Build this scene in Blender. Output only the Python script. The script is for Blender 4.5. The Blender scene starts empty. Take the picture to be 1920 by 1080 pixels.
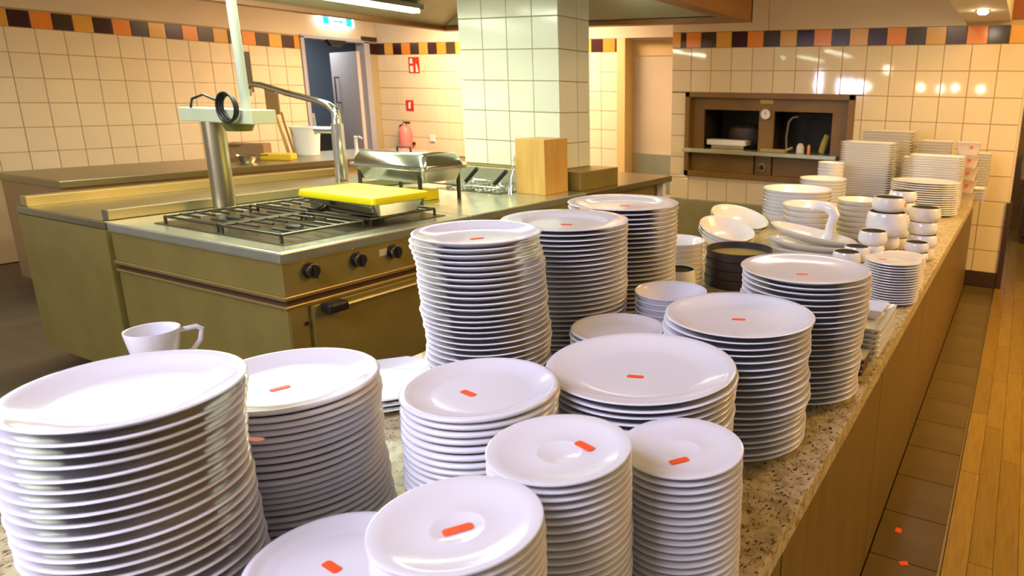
import bpy, bmesh, math, random
from mathutils import Matrix, Vector
random.seed(7)
S = bpy.context.scene
C = S.collection
PI = math.pi
def rgb(r, g, b):
    f = lambda c: (c/255/12.92) if c/255 <= .04045 else ((c/255+.055)/1.055)**2.4
    return (f(r), f(g), f(b), 1)

# ------------------------------------------------------------------ camera
CAMH = 1.45
cam = bpy.data.cameras.new('camera'); camo = bpy.data.objects.new('camera', cam); C.objects.link(camo)
def cam_axes(yaw, pitch, roll):
    f = Vector((-math.sin(yaw)*math.cos(pitch), math.cos(yaw)*math.cos(pitch), -math.sin(pitch)))
    r = Vector((math.cos(yaw), math.sin(yaw), 0)); u = r.cross(f); c, s = math.cos(roll), math.sin(roll)
    return c*r + s*u, -s*r + c*u, f
cr, cu, cf = cam_axes(math.radians(26.478), math.radians(14.394), math.radians(1.214))
camo.matrix_world = Matrix(((cr.x, cu.x, -cf.x, 0), (cr.y, cu.y, -cf.y, 0), (cr.z, cu.z, -cf.z, CAMH), (0, 0, 0, 1)))
cam.sensor_width = 36; cam.sensor_fit = 'HORIZONTAL'; cam.lens = 1288.2/1920*36
cam.shift_x = -(1260-960)/1920; cam.shift_y = (514.2-540)/1920
cam.clip_start = .02; cam.clip_end = 60
cam.dof.use_dof = True; cam.dof.focus_distance = 1.45; cam.dof.aperture_fstop = 8
S.camera = camo

# ------------------------------------------------------------------ world, lights, exposure
w = bpy.data.worlds.new('world'); S.world = w; w.use_nodes = True
w.node_tree.nodes['Background'].inputs[0].default_value = (1, .90, .80, 1)
w.node_tree.nodes['Background'].inputs[1].default_value = .27
def area(name, loc, target, sx, sy, power, col, spread=PI):
    l = bpy.data.lights.new(name, 'AREA'); l.shape = 'RECTANGLE'; l.size = sx; l.size_y = sy; l.energy = power; l.color = col; l.spread = spread
    o = bpy.data.objects.new(name, l); C.objects.link(o); o.location = loc
    o.rotation_euler = (Vector(target)-Vector(loc)).to_track_quat('-Z', 'Y').to_euler(); return o
area('cool_key_light', (-1.3, -1.6, 3.3), (-.75, .9, .95), 2.2, 1.2, 88, (.70, .69, 1.0))  # unseen cool key light, added to brighten the front plates
for wx, wz, wh in ((-4.35, 1.86, .55), (-3.85, 1.76, .34), (-3.64, 1.76, .34), (-3.40, 1.76, .26)):
    area('narrow_window', (wx, -4.0, wz), (wx*.6, 0, wz-.25), .15, wh, 8, (.72, .73, 1.0))
area('dining_ceiling_light', (1.3, 4.0, 2.75), (-.2, 4.4, .6), 1.4, 2.6, 120, (1, .57, .14))
area('aisle_ceiling_light', (-.85, 4.3, 2.42), (-.85, 4.6, 0), .25, 2.2, 15, (1, .80, .50))
area('corridor_fill', (-8.5, 6.2, 2.35), (-8.5, 6.2, 0), .8, .8, 15, (.76, .86, 1.0))  # fill light added to brighten the corridor, no fixture modelled
area('kitchen_rear_light', (-5.2, 5.62, 2.42), (-5.2, 5.72, 0), 2.2, .6, 96, (1, .72, .48))
vs = S.view_settings; vs.view_transform = 'Standard'; vs.look = 'None'; vs.exposure = .68; vs.gamma = 1; vs.use_curve_mapping = False
S.cycles.max_bounces = 8; S.cycles.diffuse_bounces = 4; S.cycles.glossy_bounces = 4; S.cycles.sample_clamp_indirect = 10

# ------------------------------------------------------------------ materials
MAT = {}
def mat(name, col, rough=.5, metal=0, spec=.5, noise=None, bump=0, emis=None, estr=0, coat=0, stretch=(1, 1, 1), trans=0, objrand=0):
    if name in MAT: return MAT[name]
    m = bpy.data.materials.new(name); m.use_nodes = True; nt = m.node_tree; b = nt.nodes['Principled BSDF']
    b.inputs['Base Color'].default_value = col; b.inputs['Roughness'].default_value = rough; b.inputs['Metallic'].default_value = metal
    b.inputs['Specular IOR Level'].default_value = spec; b.inputs['Coat Weight'].default_value = coat; b.inputs['Coat Roughness'].default_value = .06
    b.inputs['Transmission Weight'].default_value = trans
    if emis: b.inputs['Emission Color'].default_value = emis; b.inputs['Emission Strength'].default_value = estr
    out = None
    if noise:
        scale, col2, lo, hi = noise
        tc = nt.nodes.new('ShaderNodeTexCoord'); mp = nt.nodes.new('ShaderNodeMapping'); mp.inputs['Scale'].default_value = stretch
        n = nt.nodes.new('ShaderNodeTexNoise'); n.inputs['Scale'].default_value = scale; n.inputs['Detail'].default_value = 5
        r = nt.nodes.new('ShaderNodeMapRange'); r.inputs[1].default_value = lo; r.inputs[2].default_value = hi
        mx = nt.nodes.new('ShaderNodeMix'); mx.data_type = 'RGBA'; mx.inputs[6].default_value = col; mx.inputs[7].default_value = col2
        nt.links.new(tc.outputs['Object'], mp.inputs['Vector']); nt.links.new(mp.outputs[0], n.inputs['Vector'])
        nt.links.new(n.outputs['Fac'], r.inputs[0]); nt.links.new(r.outputs[0], mx.inputs[0]); out = mx.outputs[2]
        if bump:
            bp = nt.nodes.new('ShaderNodeBump'); bp.inputs['Strength'].default_value = bump; bp.inputs['Distance'].default_value = .002
            nt.links.new(n.outputs['Fac'], bp.inputs['Height']); nt.links.new(bp.outputs[0], b.inputs['Normal'])
    if objrand:
        oi = nt.nodes.new('ShaderNodeObjectInfo'); hs = nt.nodes.new('ShaderNodeHueSaturation')
        mr = nt.nodes.new('ShaderNodeMapRange'); mr.inputs[3].default_value = 1-objrand; mr.inputs[4].default_value = 1+objrand
        nt.links.new(oi.outputs['Random'], mr.inputs[0]); nt.links.new(mr.outputs[0], hs.inputs['Value'])
        if out: nt.links.new(out, hs.inputs['Color'])
        else: hs.inputs['Color'].default_value = col
        out = hs.outputs[0]
    if out: nt.links.new(out, b.inputs['Base Color'])
    MAT[name] = m; return m
porc = mat('white_porcelain', (.80, .79, .80, 1), .16, spec=.5, coat=.3)
porc_warm = mat('ivory_porcelain', (.78, .74, .66, 1), .2, coat=.3)
bisque = mat('glazed_stoneware', (.76, .72, .66, 1), .3)
dark_in = mat('dark_olive_glaze', (.030, .027, .009, 1), .8, spec=.15)
sticker = mat('orange_red_paper', (.95, .10, .015, 1), .5)
tile_m = mat('cream_wall_tile', (.80, .67, .44, 1), .05, spec=.45, objrand=.02, noise=(3, (.78, .65, .43, 1), .4, .7))
tile_pale = mat('pale_column_tile', (.80, .80, .68, 1), .16, objrand=.03)
grout = mat('tan_grout', (.46, .35, .17, 1), .9)
t_yel = mat('ochre_tile', (.72, .38, .06, 1), .2, objrand=.05); t_org = mat('orange_tile', (.78, .26, .03, 1), .2, objrand=.05)
t_mar = mat('maroon_tile', (.045, .012, .012, 1), .2, objrand=.1); t_brn = mat('dark_brown_tile', (.055, .035, .018, 1), .2, objrand=.1)
paint = mat('cream_wall_paint', (.70, .58, .40, 1), .7, noise=(2, (.66, .54, .36, 1), .4, .7))
ceil_m = mat('ceiling_paint', (.66, .58, .42, 1), .8, noise=(2, (.62, .54, .38, 1), .4, .7))
steel = mat('brushed_steel', (.46, .41, .26, 1), .34, metal=1, noise=(30, (.40, .36, .22, 1), .35, .7), stretch=(1, 12, 12))
steel_olive = mat('satin_steel_panel', (.36, .285, .075, 1), .42, metal=.5, noise=(6, (.31, .245, .06, 1), .35, .7))
steel_top = mat('polished_steel_top', (.58, .60, .46, 1), .24, metal=.7, noise=(8, (.52, .53, .39, 1), .35, .7))
hood_steel = mat('hood_sheet_steel', (.44, .47, .33, 1), .38, metal=.35, noise=(5, (.40, .42, .29, 1), .35, .7))
sheet = mat('grey_green_sheet', (.42, .42, .26, 1), .35, metal=.4, noise=(5, (.36, .33, .16, 1), .35, .7))
chrome = mat('chrome', (.72, .72, .66, 1), .14, metal=1)
black = mat('black_plastic', (.012, .011, .010, 1), .4)
castiron = mat('cast_iron', (.10, .09, .06, 1), .28, metal=.8)
granite = mat('speckled_granite', (.62, .52, .30, 1), .28, noise=(38, (.40, .30, .13, 1), .42, .62))
def add_specks(m):
    nt = m.node_tree; b = nt.nodes['Principled BSDF']; src = b.inputs['Base Color'].links[0].from_socket
    tc = nt.nodes.new('ShaderNodeTexCoord'); n = nt.nodes.new('ShaderNodeTexNoise'); n.inputs['Scale'].default_value = 165; n.inputs['Detail'].default_value = 3; n.inputs['Distortion'].default_value = .6
    mp = nt.nodes.new('ShaderNodeMapping'); mp.inputs['Scale'].default_value = (1.2, .6, 1); r = nt.nodes.new('ShaderNodeMapRange'); r.inputs[1].default_value = .58; r.inputs[2].default_value = .63
    mx = nt.nodes.new('ShaderNodeMix'); mx.data_type = 'RGBA'; mx.inputs[7].default_value = (.085, .06, .035, 1)
    nt.links.new(tc.outputs['Object'], mp.inputs[0]); nt.links.new(mp.outputs[0], n.inputs[0]); nt.links.new(n.outputs[0], r.inputs[0]); nt.links.new(r.outputs[0], mx.inputs[0]); nt.links.new(src, mx.inputs[6]); nt.links.new(mx.outputs[2], b.inputs['Base Color'])
add_specks(granite)
cab = mat('walnut_laminate', (.175, .100, .011, 1), .42, noise=(5, (.135, .075, .008, 1), .35, .7), stretch=(6, 6, .7))
cab_dark = mat('dark_joint', (.03, .015, .005, 1), .7)
hoodwood = mat('brown_hood_board', (.27, .105, .012, 1), .45, noise=(4, (.22, .085, .01, 1), .35, .7), stretch=(1, .4, 5))
ovenwood = mat('brown_hatch_laminate', (.23, .12, .018, 1), .45, noise=(4, (.18, .09, .012, 1), .35, .7))
beech = mat('beech_wood', (.72, .44, .12, 1), .45, noise=(6, (.62, .34, .08, 1), .35, .7), stretch=(5, 5, .5))
plank_m = mat('oak_plank', (.345, .215, .030, 1), .30, noise=(9, (.265, .155, .020, 1), .35, .7), stretch=(9, .7, 1), objrand=.14)
floor_tile = mat('brown_floor_tile', (.135, .090, .022, 1), .30, noise=(5, (.105, .068, .015, 1), .35, .7), objrand=.08)
subfloor = mat('floor_screed', (.12, .08, .04, 1), .8, noise=(6, (.10, .065, .03, 1), .35, .7))
yellow = mat('bright_yellow_plastic', (.95, .83, .0, 1), .45)
red = mat('sign_red', (.62, .03, .015, 1), .45); white = mat('matt_white', (.8, .8, .78, 1), .5)
green = mat('exit_green', (.0, .45, .30, 1), .5, emis=(.0, .55, .38, 1), estr=1.2)
lit_white = mat('lit_white_panel', (.9, .95, 1, 1), .5, emis=(.80, .93, 1, 1), estr=3.5)
dark_brown = mat('dark_brown_board', (.05, .022, .010, 1), .5)
blue_grey = mat('blue_grey_paint', (.20, .23, .26, 1), .7)
tube_glow = mat('fluorescent_tube', (1, 1, .9, 1), .5, emis=(.93, 1, .80, 1), estr=9)
lamp_glow = mat('warm_bulb', (1, .9, .7, 1), .5, emis=(1, .86, .62, 1), estr=45)

# ------------------------------------------------------------------ geometry helpers
class MB:
    def __init__(s): s.v = []; s.f = []; s.curved = False
    def add(s, v, f):
        n = len(s.v); s.v += [tuple(p) for p in v]; s.f += [tuple(i+n for i in q) for q in f]; return s
    def box(s, x0, x1, y0, y1, z0, z1, b=0):
        if b <= 0:
            v = [(x, y, z) for x in (x0, x1) for y in (y0, y1) for z in (z0, z1)]
            return s.add(v, [(0, 1, 3, 2), (4, 6, 7, 5), (0, 4, 5, 1), (2, 3, 7, 6), (0, 2, 6, 4), (1, 5, 7, 3)])
        bm = bmesh.new(); bmesh.ops.create_cube(bm, size=1)
        for q in bm.verts: q.co = Vector(((x0+x1)/2+q.co.x*(x1-x0), (y0+y1)/2+q.co.y*(y1-y0), (z0+z1)/2+q.co.z*(z1-z0)))
        bmesh.ops.bevel(bm, geom=bm.edges[:], offset=b, segments=2, profile=.6, affect='EDGES')
        bm.verts.index_update(); v = [q.co[:] for q in bm.verts]; f = [[q.index for q in t.verts] for t in bm.faces]; bm.free()
        return s.add(v, f)
    def lathe(s, prof, n=48, c=(0, 0, 0), sy=1, sx=1):
        v = []; f = []; m = len(prof); s.curved = True
        for i in range(n):
            a = 2*PI*i/n
            for r, z in prof: v.append((c[0]+sx*max(r, .0004)*math.cos(a), c[1]+sy*max(r, .0004)*math.sin(a), c[2]+z))
        for i in range(n):
            k = (i+1) % n
            for j in range(m-1): f.append((i*m+j, k*m+j, k*m+j+1, i*m+j+1))
        f.append(tuple(i*m for i in reversed(range(n)))); f.append(tuple(i*m+m-1 for i in range(n)))
        return s.add(v, f)
    def loft(s, rings):
        s.curved = True
        n = len(rings[0]); v = [p for r in rings for p in r]; f = []
        for j in range(len(rings)-1):
            for i in range(n):
                k = (i+1) % n; f.append((j*n+i, j*n+k, (j+1)*n+k, (j+1)*n+i))
        f.append(tuple(reversed(range(n)))); f.append(tuple((len(rings)-1)*n+i for i in range(n)))
        return s.add(v, f)
    def rect(s, prof, cr=.02, seg=4):      # prof: (half_x, half_y, z) rings of a rounded rectangle
        R = []
        for hx, hy, z in prof:
            c = min(cr, hx*.9, hy*.9); ring = []
            for k, (sx, sy) in enumerate(((1, 1), (-1, 1), (-1, -1), (1, -1))):
                for i in range(seg+1):
                    a = k*PI/2+PI/2*i/seg; ring.append((sx*(hx-c)+c*math.cos(a), sy*(hy-c)+c*math.sin(a), z))
            R.append(ring)
        return s.loft(R)
    def tube(s, path, r, n=10):
        P = [Vector(p) for p in path]; rs = r if isinstance(r, (list, tuple)) else [r]*len(P); R = []
        t0 = (P[1]-P[0]).normalized(); up = Vector((0, 0, 1)) if abs(t0.z) < .9 else Vector((1, 0, 0)); u = t0.cross(up).normalized()
        for i, p in enumerate(P):
            t = ((P[min(i+1, len(P)-1)]-P[i]).normalized() + (P[i]-P[max(i-1, 0)]).normalized()).normalized()
            u = (u - t*u.dot(t)).normalized(); w_ = t.cross(u)
            R.append([tuple(p+rs[i]*(math.cos(2*PI*k/n)*u+math.sin(2*PI*k/n)*w_)) for k in range(n)])
        return s.loft(R)
    def cyl(s, p0, p1, r, n=24): return s.tube([p0, p1], r, n)
    def prism(s, pts, axis, a, b):
        idx = {'x': lambda p, q: (q, p[0], p[1]), 'y': lambda p, q: (p[0], q, p[1]), 'z': lambda p, q: (p[0], p[1], q)}[axis]
        return s.loft([[idx(p, a) for p in pts], [idx(p, b) for p in pts]])
    def mesh(s, name, m, smooth=True, ang=38):
        me = bpy.data.meshes.new(name); me.from_pydata(s.v, [], s.f); me.materials.append(m)
        bm = bmesh.new(); bm.from_mesh(me); bmesh.ops.recalc_face_normals(bm, faces=bm.faces[:]); bm.to_mesh(me); bm.free()
        if smooth and s.curved: me.shade_smooth(); me.set_sharp_from_angle(angle=math.radians(ang if s.curved else 20))
        me.update(); return me
    def build(s, name, m, parent=None, smooth=True, loc=None, rotz=0):
        return link(name, s.mesh(name, m, smooth), parent, loc, rotz)
def link(name, me, parent=None, loc=None, rotz=0):
    o = bpy.data.objects.new(name, me); C.objects.link(o)
    if parent: o.parent = parent
    if loc: o.location = loc
    o.rotation_euler[2] = rotz; return o
def tag(o, label, cat, group=None):
    o['label'] = label; o['category'] = cat
    if group: o['group'] = group
    return o
def thing(name, label, cat, loc=(0, 0, 0), rotz=0, group=None):
    o = bpy.data.objects.new(name, None); C.objects.link(o); o.location = loc; o.rotation_euler[2] = rotz
    o.empty_display_size = .05; return tag(o, label, cat, group)
def struct(o, label=None):
    o['kind'] = 'structure'
    if label: o['label'] = label
    return o
def arc(c, r, a0, a1, n, plane='xz'):
    out = []
    for i in range(n+1):
        a = a0+(a1-a0)*i/n; p, q = r*math.cos(a), r*math.sin(a)
        out.append((c[0]+p, c[1], c[2]+q) if plane == 'xz' else (c[0]+p, c[1]+q, c[2]) if plane == 'xy' else (c[0], c[1]+p, c[2]+q))
    return out

# ------------------------------------------------------------------ the setting
ZC = .78                                   # granite counter height
WY, WX = 6.04, -7.45
fl = struct(MB().box(-9.6, 3.2, -5.5, 10, -.12, -.012).build('floor', subfloor, smooth=False), 'wood and tile floor of the kitchen and aisle')
me_t = {}
def slab(key, sx, sy, sz, m, b=.002):
    if key not in me_t: me_t[key] = MB().box(-sx/2, sx/2, -sy/2, sy/2, -sz/2, sz/2, b).mesh(key, m)
    return me_t[key]
y = .40
while y < 6.0:                             # tiles in front of the cabinets
    link('floor_tile', slab('floor_tile', .213, .277, .012, floor_tile), fl, (-.1745, y+.14, -.006)); y += .2805
MB().box(-.068, -.060, .3, 9.5, -.012, .001).build('metal_strip', steel, fl)
random.seed(3)
for c in range(11):                        # oak planks of the aisle
    y = .2 - random.random()*.9; x = -.058+.0735*(c+.5)
    while y < 9.0:
        L = random.choice((.62, .78, .93, 1.1)); link('plank', slab('plank%.2f' % L, .0725, L-.002, .012, plank_m, .0012), fl, (x, y+L/2, -.006)); y += L
struct(MB().box(.752, 3.2, -5.5, 10, -.012, 0).build('floor_dining', plank_m, smooth=False), 'oak floor of the dining room')

def tile_grid(parent, axis, plane, u0, u1, z0, z1, pitch, m, holes=(), key='tile', th=.008, off=0):
    # axis 'y': wall faces -Y at y=plane, u is x; axis 'x': wall faces +X at x=plane, u is y
    rows = int(round((z1-z0)/pitch)); zs = [z1-(i+1)*pitch for i in range(rows)]
    n0 = math.floor((u0-off)/pitch); n1 = math.ceil((u1-off)/pitch)
    for z in zs:
        for i in range(n0, n1):
            a, b = max(off+i*pitch, u0), min(off+(i+1)*pitch, u1)
            if b-a < .02: continue
            zl, zh = max(z, z0), z+pitch; segs = [(a, b, zl, zh)]
            for (ha, hb, hz0, hz1) in holes:
                new = []
                for (p, q, r, s_) in segs:
                    if q <= ha or p >= hb or s_ <= hz0 or r >= hz1: new.append((p, q, r, s_)); continue
                    if s_ > hz1+.015: new.append((p, q, hz1, s_))
                    if r < hz0-.015: new.append((p, q, r, hz0))
                    r2, s2 = max(r, hz0), min(s_, hz1)
                    if p < ha-.015: new.append((p, ha, r2, s2))
                    if q > hb+.015: new.append((hb, q, r2, s2))
                segs = new
            for (p, q, r, s_) in segs:
                du, dz = round(q-p-.005, 3), round(s_-r-.005, 3)
                if axis == 'y': link('tile', slab('%s_y%.3f_%.3f' % (key, du, dz), du, th, dz, m, .0025), parent, ((p+q)/2, plane-th/2, (r+s_)/2))
                else: link('tile', slab('%s_x%.3f_%.3f' % (key, du, dz), th, du, dz, m, .0025), parent, (plane+th/2*(1 if axis == 'x' else -1), (p+q)/2, (r+s_)/2))
def band(parent, axis, plane, u0, u1, z0, z1, pitch, start, first=()):
    seq = [t_yel, t_mar, t_org, t_brn]; names = ['ochre_tile', 'maroon_tile', 'orange_tile', 'brown_tile']; i = start; u = u0
    while u < u1-.01:
        wdt = min(first[i-start] if i-start < len(first) else pitch, u1-u); d = round(wdt-.004, 3); k = i % 4
        if axis == 'y': link(names[k], slab('%s%.3f' % (names[k], d), d, .008, z1-z0-.004, seq[k]), parent, (u+wdt/2, plane-.004, (z0+z1)/2))
        else: link(names[k], slab('%sx%.3f' % (names[k], d), .008, d, z1-z0-.004, seq[k]), parent, (plane+.004, u+wdt/2, (z0+z1)/2))
        u += wdt; i += 1
ZB0, ZB1 = 1.90, 2.036
# back wall with the hatch
HX0, HX1, HZ0, HZ1 = -2.893, -1.312, .729, 1.505
wb = MB()
for a in ((-3.05, HX0, 0, 2.45), (HX1, -.05, 0, 2.45), (HX0, HX1, 0, HZ0), (HX0, HX1, HZ1, 2.45)): wb.box(a[0], a[1], WY, WY+.14, a[2], a[3])
wback = struct(wb.build('wall_back', grout, smooth=False), 'cream tiled wall with a band of coloured tiles')
tile_grid(wback, 'y', WY, -3.05, -.05, .12, 1.90, .2, tile_m, holes=[(HX0, HX1, HZ0, HZ1)], off=-.05)
band(wback, 'y', WY, -3.05, -.05, ZB0, ZB1, .1506, 0, first=(.087, .055))
MB().box(-3.05, -2.118, WY-.008, WY, 2.038, 2.45).box(-2.113, -.51, WY-.008, WY, 2.038, 2.45).build('painted_panel', paint, wback, smooth=False)
MB().box(-3.05, -1.36, WY-.02, WY-.008, .0, .50, .003).build('steel_sheet', sheet, wback)
struct(MB().box(-.37, -.03, WY-.022, WY-.008, 0, .125, .003).build('baseboard_back', dark_brown), 'dark brown baseboard under the tiles')
struct(MB().box(-.055, -.015, WY-.03, WY+.16, 0, .70, .004).build('trim_1', dark_brown), 'dark brown corner board at the wall end')
struct(MB().box(-.05, -.035, WY, WY+.15, .70, 2.45).build('trim_2', paint), 'cream edge of the tiled wall')
# rear wall with the door, red signs
RY = 6.45
wr = MB().box(WX-.12, -3.87, RY, RY+.12, 0, 2.45).box(-3.87, -3.05, RY, RY+.12, 2.035, 2.45)
wrear = struct(wr.build('wall_rear', grout, smooth=False), 'peach tiled rear wall of the kitchen')
tile_grid(wrear, 'y', RY, WX, -3.90, .70, 1.90, .2, tile_m, off=-3.90)
band(wrear, 'y', RY, WX, -3.90, ZB0, ZB1, .1467, 3)
MB().box(WX, -3.05, RY-.008, RY, 2.038, 2.45).build('painted_panel', paint, wrear, smooth=False)
struct(MB().box(-3.05, -2.93, WY+.14, RY+.6, 0, 2.45).build('wall_recess', paint, smooth=False), 'cream side of the door recess')
d2 = struct(MB().box(-3.90, -3.80, RY-.02, RY+.18, 0, 2.035, .003).box(-3.80, -3.05, RY+.14, RY+.18, 1.87, 2.035).build('door_2', t_yel if False else mat('ochre_door_frame', (.70, .50, .20, 1), .5)), 'cream door with a steel kick plate')
MB().box(-3.80, -3.06, RY+.15, RY+.19, .0, 1.87, .003).build('door_leaf', paint, d2)
MB().box(-3.80, -3.06, RY+.142, RY+.15, .45, .86, .002).build('kick_plate', steel_top, d2)
# left wall with the exit door
DY0, DY1, DZ = 5.43, 6.30, 2.045
wl = MB().box(WX-.12, WX, 1.2, DY0, 0, 2.45).box(WX-.12, WX, DY1, RY, 0, 2.45).box(WX-.12, WX, DY0, DY1, DZ, 2.45)
wleft = struct(wl.build('wall_left', grout, smooth=False), 'peach tiled wall with an open doorway')
tile_grid(wleft, 'x', WX, 1.2, DY0-.04, .70, 1.90, .2, tile_m, off=DY0-.04)
band(wleft, 'x', WX, 1.213, DY0-.04, ZB0, ZB1, .1467, 2); band(wleft, 'x', WX, DY1+.04, RY-.01, ZB0, ZB1, .1467, 1)
MB().box(WX, WX+.008, 1.2, RY-.01, 2.05, 2.45).build('painted_panel', paint, wleft, smooth=False)
d1 = struct(MB().box(WX-.13, WX+.02, DY0-.035, DY0+.01, 0, DZ, .003).box(WX-.13, WX+.02, DY1-.05, DY1+.03, 0, DZ, .003).box(WX-.13, WX+.02, DY0-.035, DY1+.03, DZ-.02, DZ+.02, .003).build('door_1', mat('grey_door_frame', (.42, .42, .46, 1), .5)), 'open exit doorway with grey frame')
lf = MB().box(0, .85, -.02, .02, .02, 1.93, .003).build('door_leaf', mat('pinkish_door_paint', (.72, .60, .52, 1), .5), d1, loc=(WX-.08, DY1-.07, 0), rotz=math.radians(163))
MB().tube([(.62, .02, 1.30), (.62, .07, 1.30), (.62, .07, 1.62), (.62, .02, 1.62)], .011).tube([(.62, -.02, 1.30), (.62, -.07, 1.30), (.62, -.07, 1.62), (.62, -.02, 1.62)], .011).build('door_handle', dark_brown, lf)
MB().prism([(5.72, 2.03), (5.98, 2.03), (5.92, 1.96), (5.78, 1.96)], 'x', WX-.02, WX+.04).build('door_closer', black, d1)
wc = MB().box(-9.5, -9.4, 3.5, 8.2, 0, 2.45).box(-9.5, WX-.12, 8.1, 8.2, 0, 2.45).box(-9.5, WX-.12, 3.4, 3.5, 0, 2.45)
struct(wc.build('wall_corridor', blue_grey, smooth=False), 'blue grey wall of the corridor beyond the doorway')
ce = MB().box(-9.6, -.20, .8, 8.3, 2.45, 2.55)
struct(ce.build('ceiling', ceil_m, smooth=False), 'cream ceiling over the kitchen')
struct(MB().box(-.52, -.20, .2, WY, 2.058, 2.45, .004).build('trim_3', ceil_m), 'lowered ceiling box over the counter aisle')
struct(MB().box(-.20, 3.2, WY-.014, WY+.13, 2.075, 2.94).build('trim_4', mat('red_brown_lintel', (.30, .09, .025, 1), .5), smooth=False), 'red brown lintel over the passage')
struct(MB().box(-.20, 3.2, -5.5, 9.9, 2.95, 3.0).build('ceiling_dining', ceil_m, smooth=False), 'ceiling of the dining room')
struct(MB().box(-.05, 3.2, 9.2, 9.3, 0, 3).build('wall_far', mat('ochre_far_wall', (.55, .33, .12, 1), .7), smooth=False), 'far ochre wall of the dining room')
dl = thing('downlight', 'small round downlight in the lowered ceiling box', 'light', (-.355, 5.28, 2.058))
MB().lathe([(.030, 0), (.046, 0), (.048, -.004), (.030, -.006)], 32).build('ring', chrome, dl)
MB().lathe([(.0, -.003), (.034, -.004), (.032, -.018), (.02, -.026), (0, -.028)], 24).build('bulb', lamp_glow, dl)
for k, (lx, lz) in enumerate(((-4.45, 1.82), (-3.8, 1.78), (-3.3, 1.78), (-2.9, 2.15), (-2.15, 1.78), (-1.75, 1.76), (-1.45, 1.78), (-.95, 1.76))):
    p = thing('pendant_lamp', 'glowing globe pendant lamp hanging over the dining tables', 'lamp', (lx, -4.2, lz), group='pendant lamps of the dining room')
    MB().lathe([(.075*math.sin(a*PI/12), .075*math.cos(a*PI/12)) for a in range(13)], 24).build('globe', lamp_glow, p)
    MB().cyl((0, 0, .07), (0, 0, 2.95-lz), .006, 8).build('cord', black, p)

# tiled column on a steel pedestal
CX0, CX1, CY0, CY1 = -3.56, -2.725, 3.78, 4.135
col = struct(MB().box(CX0+.008, CX1-.008, CY0+.008, CY1, .97, 2.34).build('column', grout, smooth=False), 'square column clad in pale tiles')
for r in range(7):
    z1 = 2.34-r*.2; z0 = max(z1-.2, .972)
    if z1-z0 < .03: continue
    for i in range(4):
        wd = (CX1-CX0)/4; link('tile', slab('ctf%.3f' % (z1-z0), wd-.005, .008, z1-z0-.005, tile_pale, .0025), col, (CX0+wd*(i+.5), CY0+.004, (z0+z1)/2))
    for i, (a, b) in enumerate(((CY0+.008, CY0+.208), (CY0+.208, CY1))):
        link('tile', slab('cts%.3f_%d' % (z1-z0, i), .008, b-a-.005, z1-z0-.005, tile_pale, .0025), col, (CX1-.004, (a+b)/2, (z0+z1)/2))

# ------------------------------------------------------------------ extractor hood
hd = thing('extractor_hood', 'large steel extractor hood with brown boards and fluorescent tubes', 'extractor hood', (-3.4, 2.9, 2.0))
X0, X1, Y0, Y1 = -1.5, 1.5, -2.3, 2.15
MB().box(X1-.02, X1, Y0, Y1, 0, .43).build('side_board', hoodwood, hd, smooth=False)
MB().box(X0, X0+.02, Y0, Y1, 0, .43).build('side_board', hoodwood, hd, smooth=False)
MB().box(X0, X1, Y1-.02, Y1, 0, .43).build('end_board', hoodwood, hd, smooth=False)
MB().box(X1-.13, X1-.02, Y0, Y1-.02, 0, .035).box(X0+.02, X0+.10, Y0, Y1-.02, 0, .035).box(X0+.1, X1-.13, Y1-.11, Y1-.02, 0, .035).build('gutter', hoodwood, hd, smooth=False)
MB().prism([(X1-.14, .035), (X1-.14, .05), (.35, .40), (-.35, .40), (X0+.10, .05), (X0+.10, .035), (-.35, .385), (.35, .385)], 'y', Y0, CY0-2.9-.02).build('canopy', hood_steel, hd, smooth=False)
MB().prism([(X1-.14, .035), (X1-.14, .05), (.70, .24), (.70, .225)], 'y', CY0-2.9-.02, Y1-.12).prism([(X0+.10, .05), (X0+.10, .035), (-.18, .385), (-.18, .40)], 'y', CY0-2.9-.02, Y1-.12).build('canopy', hood_steel, hd, smooth=False)
MB().prism([(Y1-.12, .04), (Y1-.12, .06), (Y1-.62, .40), (Y1-.62, .385)], 'x', X0+.1, X1-.14).build('canopy', hood_steel, hd, smooth=False)
for (tx, ty, L) in ((-1.05, -.9, 1.3), (-1.05, .75, 1.3), (1.0, -.6, 1.3), (-.2, -.5, 1.3)):
    t = MB().box(tx-.055, tx+.055, ty-L/2, ty+L/2, .09, .13, .004).build('light_housing', chrome, hd)
    for s in (-.025, .025): MB().cyl((tx+s, ty-L/2+.03, .075), (tx+s, ty+L/2-.03, .075), .014, 10).build('tube', tube_glow, t)
t = MB().box(.55, 1.30, 1.66, 1.73, .19, .225, .004).build('light_housing', chrome, hd); MB().cyl((.58, 1.695, .172), (1.27, 1.695, .172), .014, 10).build('tube', tube_glow, t)
for k, (lx, ly, pw) in enumerate(((-4.4, 2.8, 12), (-3.35, 2.4, 17), (-3.0, 1.5, 9))):
    o = area('hood_tube_light', (lx, ly, 2.06), (lx, ly, 0), .12, 1.3, pw, (.90, 1, .74)); o.parent = None

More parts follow.
